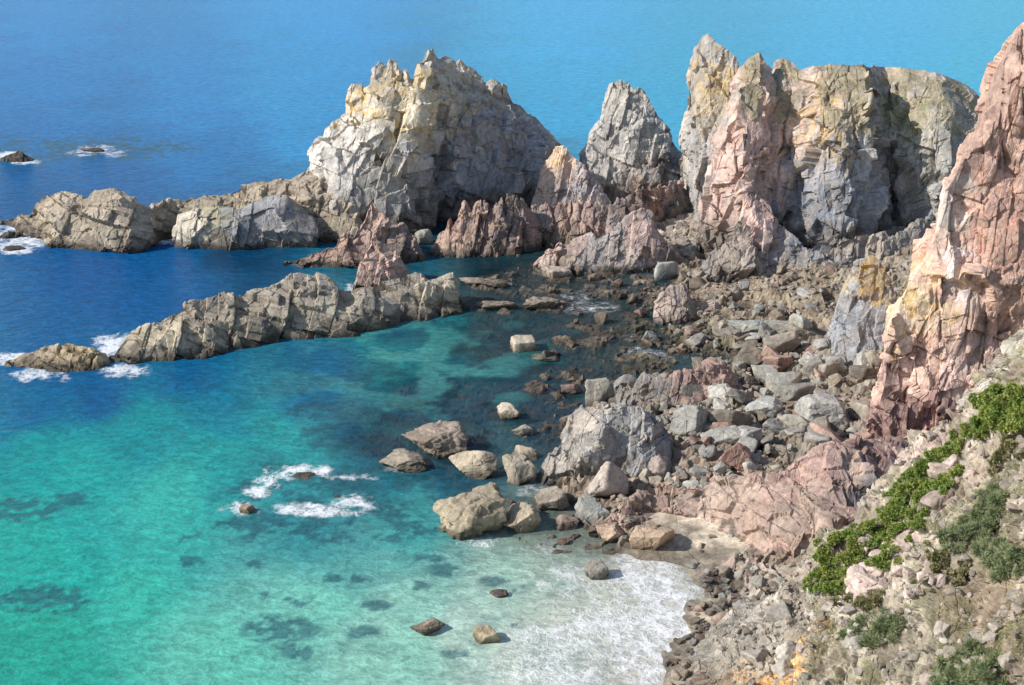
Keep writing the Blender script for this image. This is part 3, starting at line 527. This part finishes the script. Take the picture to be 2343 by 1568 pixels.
# ---------- vegetation
def leaf_material(name,a,b):
    t=NT(name); pos=t.n('ShaderNodeNewGeometry').outputs['Position']; n=t.noise(pos,.9,4).outputs[0]; n2=t.noise(pos,6,3).outputs[0]
    c=t.mix(t.mr(n,.35,.65,0,1),(*a,1),(*b,1)); c=t.scale(c,t.mr(n2,.3,.7,.6,1.4)); t.bsdf(c,.75,None,.2); return t.m
ML1=leaf_material('cushion_leaf',(.18,.26,.06),(.29,.33,.085)); ML2=leaf_material('wispy_leaf',(.19,.235,.115),(.27,.295,.155)); ML3=leaf_material('dry_plant',(.2,.2,.09),(.27,.23,.12))
MST=leaf_material('woody_stem',(.09,.06,.04),(.13,.09,.06))
def leaves(cen,nrm,size,asp,spread):
    n=len(cen); a=nrm+rng.normal(size=(n,3))*spread; a/=np.linalg.norm(a,axis=1)[:,None]; b=np.cross(a,rng.normal(size=(n,3))); b/=np.linalg.norm(b,axis=1)[:,None]
    s=size*rng.uniform(.6,1.3,n)[:,None]; V=np.stack([cen-b*s*asp,cen+a*s*.2,cen+b*s*asp,cen+a*s],1).reshape(-1,3)
    return V,np.arange(4*n).reshape(n,4)
def bush(pts,label,mat,nl,size,asp,hgt,name='bush',spread=.5,hole=.34,lift=.12):
    root=bpy.data.objects.new(name,None); C.objects.link(root); p0,_=onhill(*pts[0][:2]); root.location=tuple(p0)
    cs=[];ns=[]
    for (u,v,ru) in pts:
        pc,nn=onhill(u,v); R=ru/F*math.hypot(pc[1],H-pc[2])*1.25; V=[];Fq=[];k=0
        for q in range(30):
            a_=rng.uniform(0,6.28); rr_=math.sqrt(rng.random())*1.4
            ps,_n=onhill(u+math.cos(a_)*rr_*ru*1.15,v+math.sin(a_)*rr_*ru*.85)
            if np.linalg.norm(ps-pc)>2.6*R: ps=pc
            rr=R*rng.uniform(.18,.34); c=ps+nn*lift*R
            m=int(nl*1.8/len(pts)/30*(rr/(R*.26))**1.5); d=rng.normal(size=(m,3)); d/=np.linalg.norm(d,axis=1)[:,None]; d*=np.where((d@nn)<-.1,-1,1)[:,None]
            lum=1+.4*(fbm(d*2.5+q*9+u,3,5)-.5)*2
            cs.append(c+d*(rr*lum*rng.uniform(.8,1.08,m))[:,None]*np.array([1,1,hgt])); ns.append(d)
            a=pc-nn*.5-p0;b=c-p0; ax=b-a; l=np.linalg.norm(ax)+1e-6; e=np.cross(ax/l,[.3,.5,.8]); e/=np.linalg.norm(e)+1e-9; g2=np.cross(ax/l,e)
            for (cc,rad) in ((a,.06),(b,.02)):
                for j in range(5): V.append(cc+rad*(e*math.cos(j*1.2566)+g2*math.sin(j*1.2566)))
            for j in range(5): Fq.append((k+j,k+(j+1)%5,k+5+(j+1)%5,k+5+j))
            k+=10
        link('stem',mesh('stem',np.array(V),np.array(Fq),MST),root)
    cs=np.vstack(cs); ns=np.vstack(ns); kp=(fbm(cs*1.1,3,555)>hole); cs=cs[kp]-p0; ns=ns[kp]
    V,Fq=leaves(cs,ns,size,asp,spread); link('foliage',mesh('foliage',V,Fq,mat),root)
    return tag(root,label,'bush')
bush([(2305,945,40),(2275,950,32),(2335,940,38),(2345,955,30),(2300,925,26)],'topmost dense green cushion bush at the right edge of the hillside',ML1,32000,.13,.45,.9,hole=.1,lift=.5)
bush([(2240,970,26),(2215,995,30),(2190,1020,32),(2170,1045,28)],'second green cushion bush below the topmost one on the hillside crest',ML1,24000,.12,.45,.6)
bush([(2150,1070,30),(2120,1090,30),(2100,1120,34),(2140,1110,28)],'dark green cushion bush halfway down the hillside crest',ML1,24000,.12,.45,.6)
bush([(2070,1145,34),(2030,1180,36),(2050,1215,38),(1990,1220,34),(2030,1255,34),(1975,1250,34),(2085,1175,26)],'widest green cushion bush spread above the pink scree',ML1,44000,.12,.45,.6)
bush([(1930,1265,32),(1895,1280,34),(1885,1315,34),(1925,1315,34),(1905,1345,24)],'lowest green cushion bush at the left end of the hillside crest',ML1,30000,.12,.45,.7,lift=.2)
bush([(1960,1350,34),(2000,1370,24)],'low olive plant between the lowest cushion bush and the pink scree',ML3,7000,.13,.4,.5)
bush([(2290,1150,30),(2270,1200,38),(2220,1220,40),(2290,1250,34),(2310,1290,30)],'large wispy green shrub trailing down the right of the hillside',ML2,30000,.28,.09,.5,spread=.9)
bush([(2010,1430,32),(1975,1450,26)],'small wispy green shrub on the lower middle of the hillside',ML2,10000,.26,.09,.5,spread=.9)
bush([(2230,1510,34),(2180,1545,36),(2270,1550,30)],'wispy dark green shrub at the bottom edge right of the hillside',ML2,17000,.26,.09,.5,spread=.9)
bush([(2140,1270,20),(2160,1300,18),(2200,1310,22)],'small olive plant between the pink scree and the large wispy shrub',ML3,6000,.14,.35,.5)
bush([(2300,1030,26),(2270,1060,20)],'small yellowish plant under the topmost cushion bush',ML3,6000,.14,.35,.5)
idx=np.where((HG>.3)&front&(HS[:,2]>4)&(hv<1640)&(hu<2420))[0]; idx=rng.choice(idx,44000); V,Fq=leaves(HS[idx]+rng.normal(size=(44000,3))*.08,HN[idx],.10,.4,.7)
o=link('ground_cover',mesh('ground_cover',V,Fq,ML3)); o['kind']='stuff'; tag(o,'sparse low plants and dry grass growing over the hillside rock','ground cover')
# ---------- sea
nr_,nc=760,760
yr=np.r_[np.geomspace(25,75,30)[:-1],np.geomspace(75,620,nr_-80),np.geomspace(640,9000,51)]; nr_=len(yr); s=np.linspace(-1,1,nc)
Xs=(s[:,None]*(.42*yr+30)[None,:]+8); Ys=np.repeat(yr[None,:],nc,0)
x=Xs.ravel();y=Ys.ravel(); P=np.stack([x,y,0*x],1)
CP=[(100,30,32,128,188),(700,30,40,144,202),(1300,30,54,160,208),(2000,30,56,164,206),(2300,200,54,166,198),(100,200,26,118,178),(450,200,32,126,184),(650,200,38,138,190),(1300,220,48,154,196),(1520,250,50,158,194),(100,320,24,104,160),(450,330,26,110,166),(250,420,22,92,146),(80,480,20,86,136),(550,600,18,62,92),(200,620,22,86,140),(350,650,22,86,136),(100,740,22,90,138),(200,900,20,84,130),(450,880,22,90,132),(750,860,34,98,130),(60,940,20,94,134),(500,950,28,112,134),(300,1000,30,134,136),(100,1050,26,142,138),(500,1060,42,148,144),(850,960,30,82,112),(1000,930,28,70,100),(900,840,44,128,128),(1000,780,44,120,122),(1050,860,42,104,114),(1150,700,38,70,80),(1250,620,42,66,66),(1250,780,40,78,88),(1150,900,34,74,94),(1300,850,42,72,82),(1400,780,50,76,80),(1230,960,34,72,90),(1000,1080,32,88,108),(850,1110,38,110,124),(650,1030,46,146,144),(400,1150,60,168,154),(700,1190,52,134,138),(900,1200,68,154,148),(100,1250,42,158,144),(300,1350,60,168,148),(80,1500,46,152,132),(500,1500,98,182,160),(700,1350,114,186,166),(900,1350,138,189,170),(900,1500,134,186,166),(1150,1300,156,188,170),(1100,1450,166,192,176),(1250,1280,164,184,166),(1350,1400,192,196,180),(1450,1300,200,196,180),(1500,1500,212,206,190),(1250,1540,184,196,180),(1350,1230,148,162,148),(200,1100,40,154,146),(950,720,28,76,100),(1100,560,20,48,58)]
q=np.stack([x/y,60/y*.87],1); num=np.zeros((len(x),3));den=np.zeros(len(x))+1e-12
wp=(np.stack([fbm(P*.09,4,61),fbm(P*.09,4,62)],1)-.5)*.08
for (u,v,r,g_,b) in CP:
    cx,cy,_=G(u,v,0); dd=((q[:,0]+wp[:,0]*.6-cx/cy)**2+(q[:,1]+wp[:,1]*.6-60/cy*.87)**2); w=1/(dd+.016**2)**2
    c=(np.array([r,g_,b])/255.)**2.2; num+=w[:,None]*c; den+=w
col=num/den[:,None]
W=[(105,1372,85,20),(50,1165,60,18),(600,1200,70,26),(700,1150,120,46),(640,1110,70,30),(780,1100,80,20),(640,1440,55,20),(450,1240,22,12),(635,1360,30,10),(755,1320,22,8),(690,1215,40,14),(770,1240,25,9),(905,1240,35,14),(175,1140,30,10),(820,1325,25,9),(830,1450,25,12),(1030,1305,35,10),(700,1380,20,9),(860,1385,22,8),(1180,1430,16,9),(240,340,110,14),(40,350,60,18),(940,1210,40,12),(590,1165,50,20),(700,1490,40,12),(1040,1495,20,8),(420,1285,30,8),(950,1010,90,30),(820,1000,80,25),(920,1090,60,20),(760,940,60,16),(870,1170,60,18),(990,1270,40,12),(560,1290,26,9),(1130,1330,22,8),(1200,1350,18,7),(960,1340,18,7)]
wm=np.zeros(len(x)); nz=fbm(P*np.array([.5,.5,1]),5,63)-.5; nzf=fbm(P*1.3,4,66)-.5
for u,v,ru,rv in W:
    cx,cy,_=G(u,v,0); d0=np.hypot((q[:,0]-cx/cy)*F/ru,(q[:,1]/.87-60/cy)*3200/rv)*.62; d=d0+nz*4+nzf*5.5; wm=np.maximum(wm,(1-ss(d,.45,1.15))*(1-ss(d0,.9,1.5)))
mot=ss(fbm(P*.5,5,65)+nzf*.6,.57,.65)*ss(y,150,95)*ss(x,-35,-12)*.45
cove=ss(fbm(P*.3,5,68)+nzf*.5,.46,.56)*gz(x,y,[(1150,900,14),(1000,1000,12),(1250,820,14),(1050,700,12),(1150,780,12),(900,940,14),(1350,760,14)])*.6
col=col*(1-cove[:,None])+np.array((.022,.048,.06))*cove[:,None]
lt=ss(fbm(P*.25,4,69),.48,.62)*gz(x,y,[(980,840,14),(1100,860,9),(930,800,10)])*.7
col=col*(1-lt[:,None])+np.array((.07,.29,.26))*lt[:,None]
wm=np.clip(wm*.9+mot*.6,0,1)*.78
col=col*(1-wm[:,None])+np.array((.024,.095,.125))*wm[:,None]
sdw=sdist(x,y); th=theight(x,y,sdw)
alpha=1-.65*np.exp(np.minimum(th,0)*1.3)*ss(sdw,-22,-2); 
rz=gz(x,y,REEF); alpha=np.minimum(alpha,1-.58*ss(rz,.0,.8)); alpha=np.minimum(alpha,1-.5*ss(gz(x,y,SUB),.1,.8)*(1-lt))
sz=gz(x,y,SAND); alpha=np.maximum(alpha,.75*ss(sz,.2,.6))
FM=[(250,790,42,34,.95),(300,780,60,16,.8),(290,850,70,18,.8),(90,858,75,16,.75),(25,820,60,16,.9),(40,545,80,24,.85),(60,515,75,10,.75),(30,572,50,12,.85),(15,360,30,12,.95),(60,372,38,6,.8),(220,345,70,14,.6),(380,552,50,10,.6),(590,1122,38,20,.95),(612,1102,48,20,.95),(645,1086,56,18,.95),(685,1074,60,15,.95),(730,1078,50,14,.9),(750,1092,34,10,.8),(820,1095,70,14,.66),(700,1165,66,16,.82),(755,1172,86,14,.8),(800,1150,56,20,.82),(560,1165,46,22,.9),(800,658,25,10,.6),(915,1075,55,14,.5),(1350,700,110,20,.5),(1480,810,90,18,.5),(1320,680,80,14,.45),(1450,770,60,14,.42),(1230,1120,60,18,.5),(980,1440,60,18,.55),(1145,1362,45,14,.6),(1080,1238,110,18,.42),
(1480,1340,150,95,.8),(1420,1420,185,100,.75),(1520,1450,120,120,.88),(1450,1520,185,85,.82),(1350,1540,185,60,.72),(1300,1470,170,80,.56),(1480,1280,120,28,.74),(1330,1330,150,90,.5),(1200,1540,180,60,.5),(1560,1540,70,70,.88),(1250,1250,90,30,.4),(1550,1380,70,70,.8),(1600,1440,45,45,.8)]
fm=np.zeros(len(x)); nz2=fbm(P*.35,4,64)-.5
for u,v,ru,rv,sx in FM:
    cx,cy,_=G(u,v,0); d=np.hypot((q[:,0]-cx/cy)*F/ru,(q[:,1]/.87-60/cy)*3200/rv)+nz2*1.6+nzf*.8; fm=np.maximum(fm,sx*(1-ss(d,.1,1.4)))
t=NT('sea_water'); pos=t.n('ShaderNodeNewGeometry').outputs['Position']; at=t.n('ShaderNodeAttribute',attribute_name='Col'); fa=t.n('ShaderNodeAttribute',attribute_name='foam').outputs['Fac']
wv=t.noise(t.map(pos,(.62,1,1),(0,0,.3)),1.2,4,.62,.5).outputs[0]; wv2=t.noise(t.map(pos,(.6,1,1),(0,0,-.25)),.5,3,.6).outputs[0]; wv3=t.noise(t.map(pos,(.7,1,1)),3.2,3,.6).outputs[0]
c=t.scale(at.outputs['Color'],t.math('MULTIPLY',t.mr(wv2,.35,.65,.94,1.06),t.math('MULTIPLY',t.mr(wv,.35,.65,.84,1.18),t.mr(wv3,.35,.65,.92,1.08))))
wpz=t.add(pos,t.scale(t.noise(pos,.6,4).outputs['Color'],2.6)); lace=t.mr(t.vor(wpz,.8),0,.3,1,0); lace2=t.mr(t.vor(wpz,2.2),0,.3,1,0)
fn=t.noise(pos,.7,7,.7).outputs[0]
fv=t.math('ADD',t.math('MULTIPLY',fa,1.15),t.math('MULTIPLY',t.math('SUBTRACT',fn,.5),2.2)); fv=t.math('ADD',fv,t.math('MULTIPLY',t.math('SUBTRACT',lace,.5),.35)); fv=t.math('ADD',fv,t.math('MULTIPLY',t.math('SUBTRACT',lace2,.5),.25))
ff=t.math('MULTIPLY',t.mr(fv,.15,1.3,0,.92),t.mr(fa,.03,.4,0,1))
c=t.mix(ff,c,(.84,.85,.84,1))
hb=t.math('ADD',t.math('MULTIPLY',wv,.5),t.math('MULTIPLY',wv2,.45)); hb=t.math('ADD',hb,t.math('MULTIPLY',wv3,.16)); hb=t.math('ADD',hb,t.math('MULTIPLY',ff,.2))
b=t.n('ShaderNodeBump'); b.inputs['Strength'].default_value=.65; b.inputs['Distance'].default_value=.6; t.l(hb,b.inputs['Height'])
bs=t.bsdf(c,t.mr(ff,0,1,.22,.9),b.outputs[0],.15); bs.inputs['IOR'].default_value=1.33
t.l(t.math('MAXIMUM',at.outputs['Alpha'],ff),bs.inputs['Alpha'])
sea=link('sea',mesh('sea',P,gridf(nc,nr_),t.m,np.c_[np.clip(col*.97,0,.8),alpha],True,{'foam':fm})); sea['kind']='structure'
# ---------- light
sv_=Vector((-.82,-.20,.60)).normalized(); el=math.asin(sv_.z)
l=bpy.data.lights.new('sun','SUN'); l.energy=5.0; l.angle=math.radians(.5); l.color=(1,.96,.9); lo=link('sun',l); lo.rotation_euler=(-sv_).to_track_quat('-Z','Y').to_euler()
w=bpy.data.worlds.new('World'); S.world=w; w.use_nodes=True; nt=w.node_tree; sk=nt.nodes.new('ShaderNodeTexSky'); sk.sky_type='NISHITA'; sk.sun_disc=False; sk.dust_density=.6
sk.sun_elevation=el; sk.sun_rotation=math.atan2(sv_.x,sv_.y); bg=nt.nodes['Background']; nt.links.new(sk.outputs[0],bg.inputs[0]); bg.inputs[1].default_value=.15
cam=bpy.data.cameras.new('camera'); co=link('camera',cam); co.location=(0,0,H); co.rotation_euler=(math.radians(70),0,0); cam.sensor_width=36; cam.lens=36*F/2343; cam.clip_end=20000; cam.clip_start=.5
S.camera=co; S.view_settings.view_transform='Standard'; S.view_settings.look='None'; S.view_settings.exposure=0
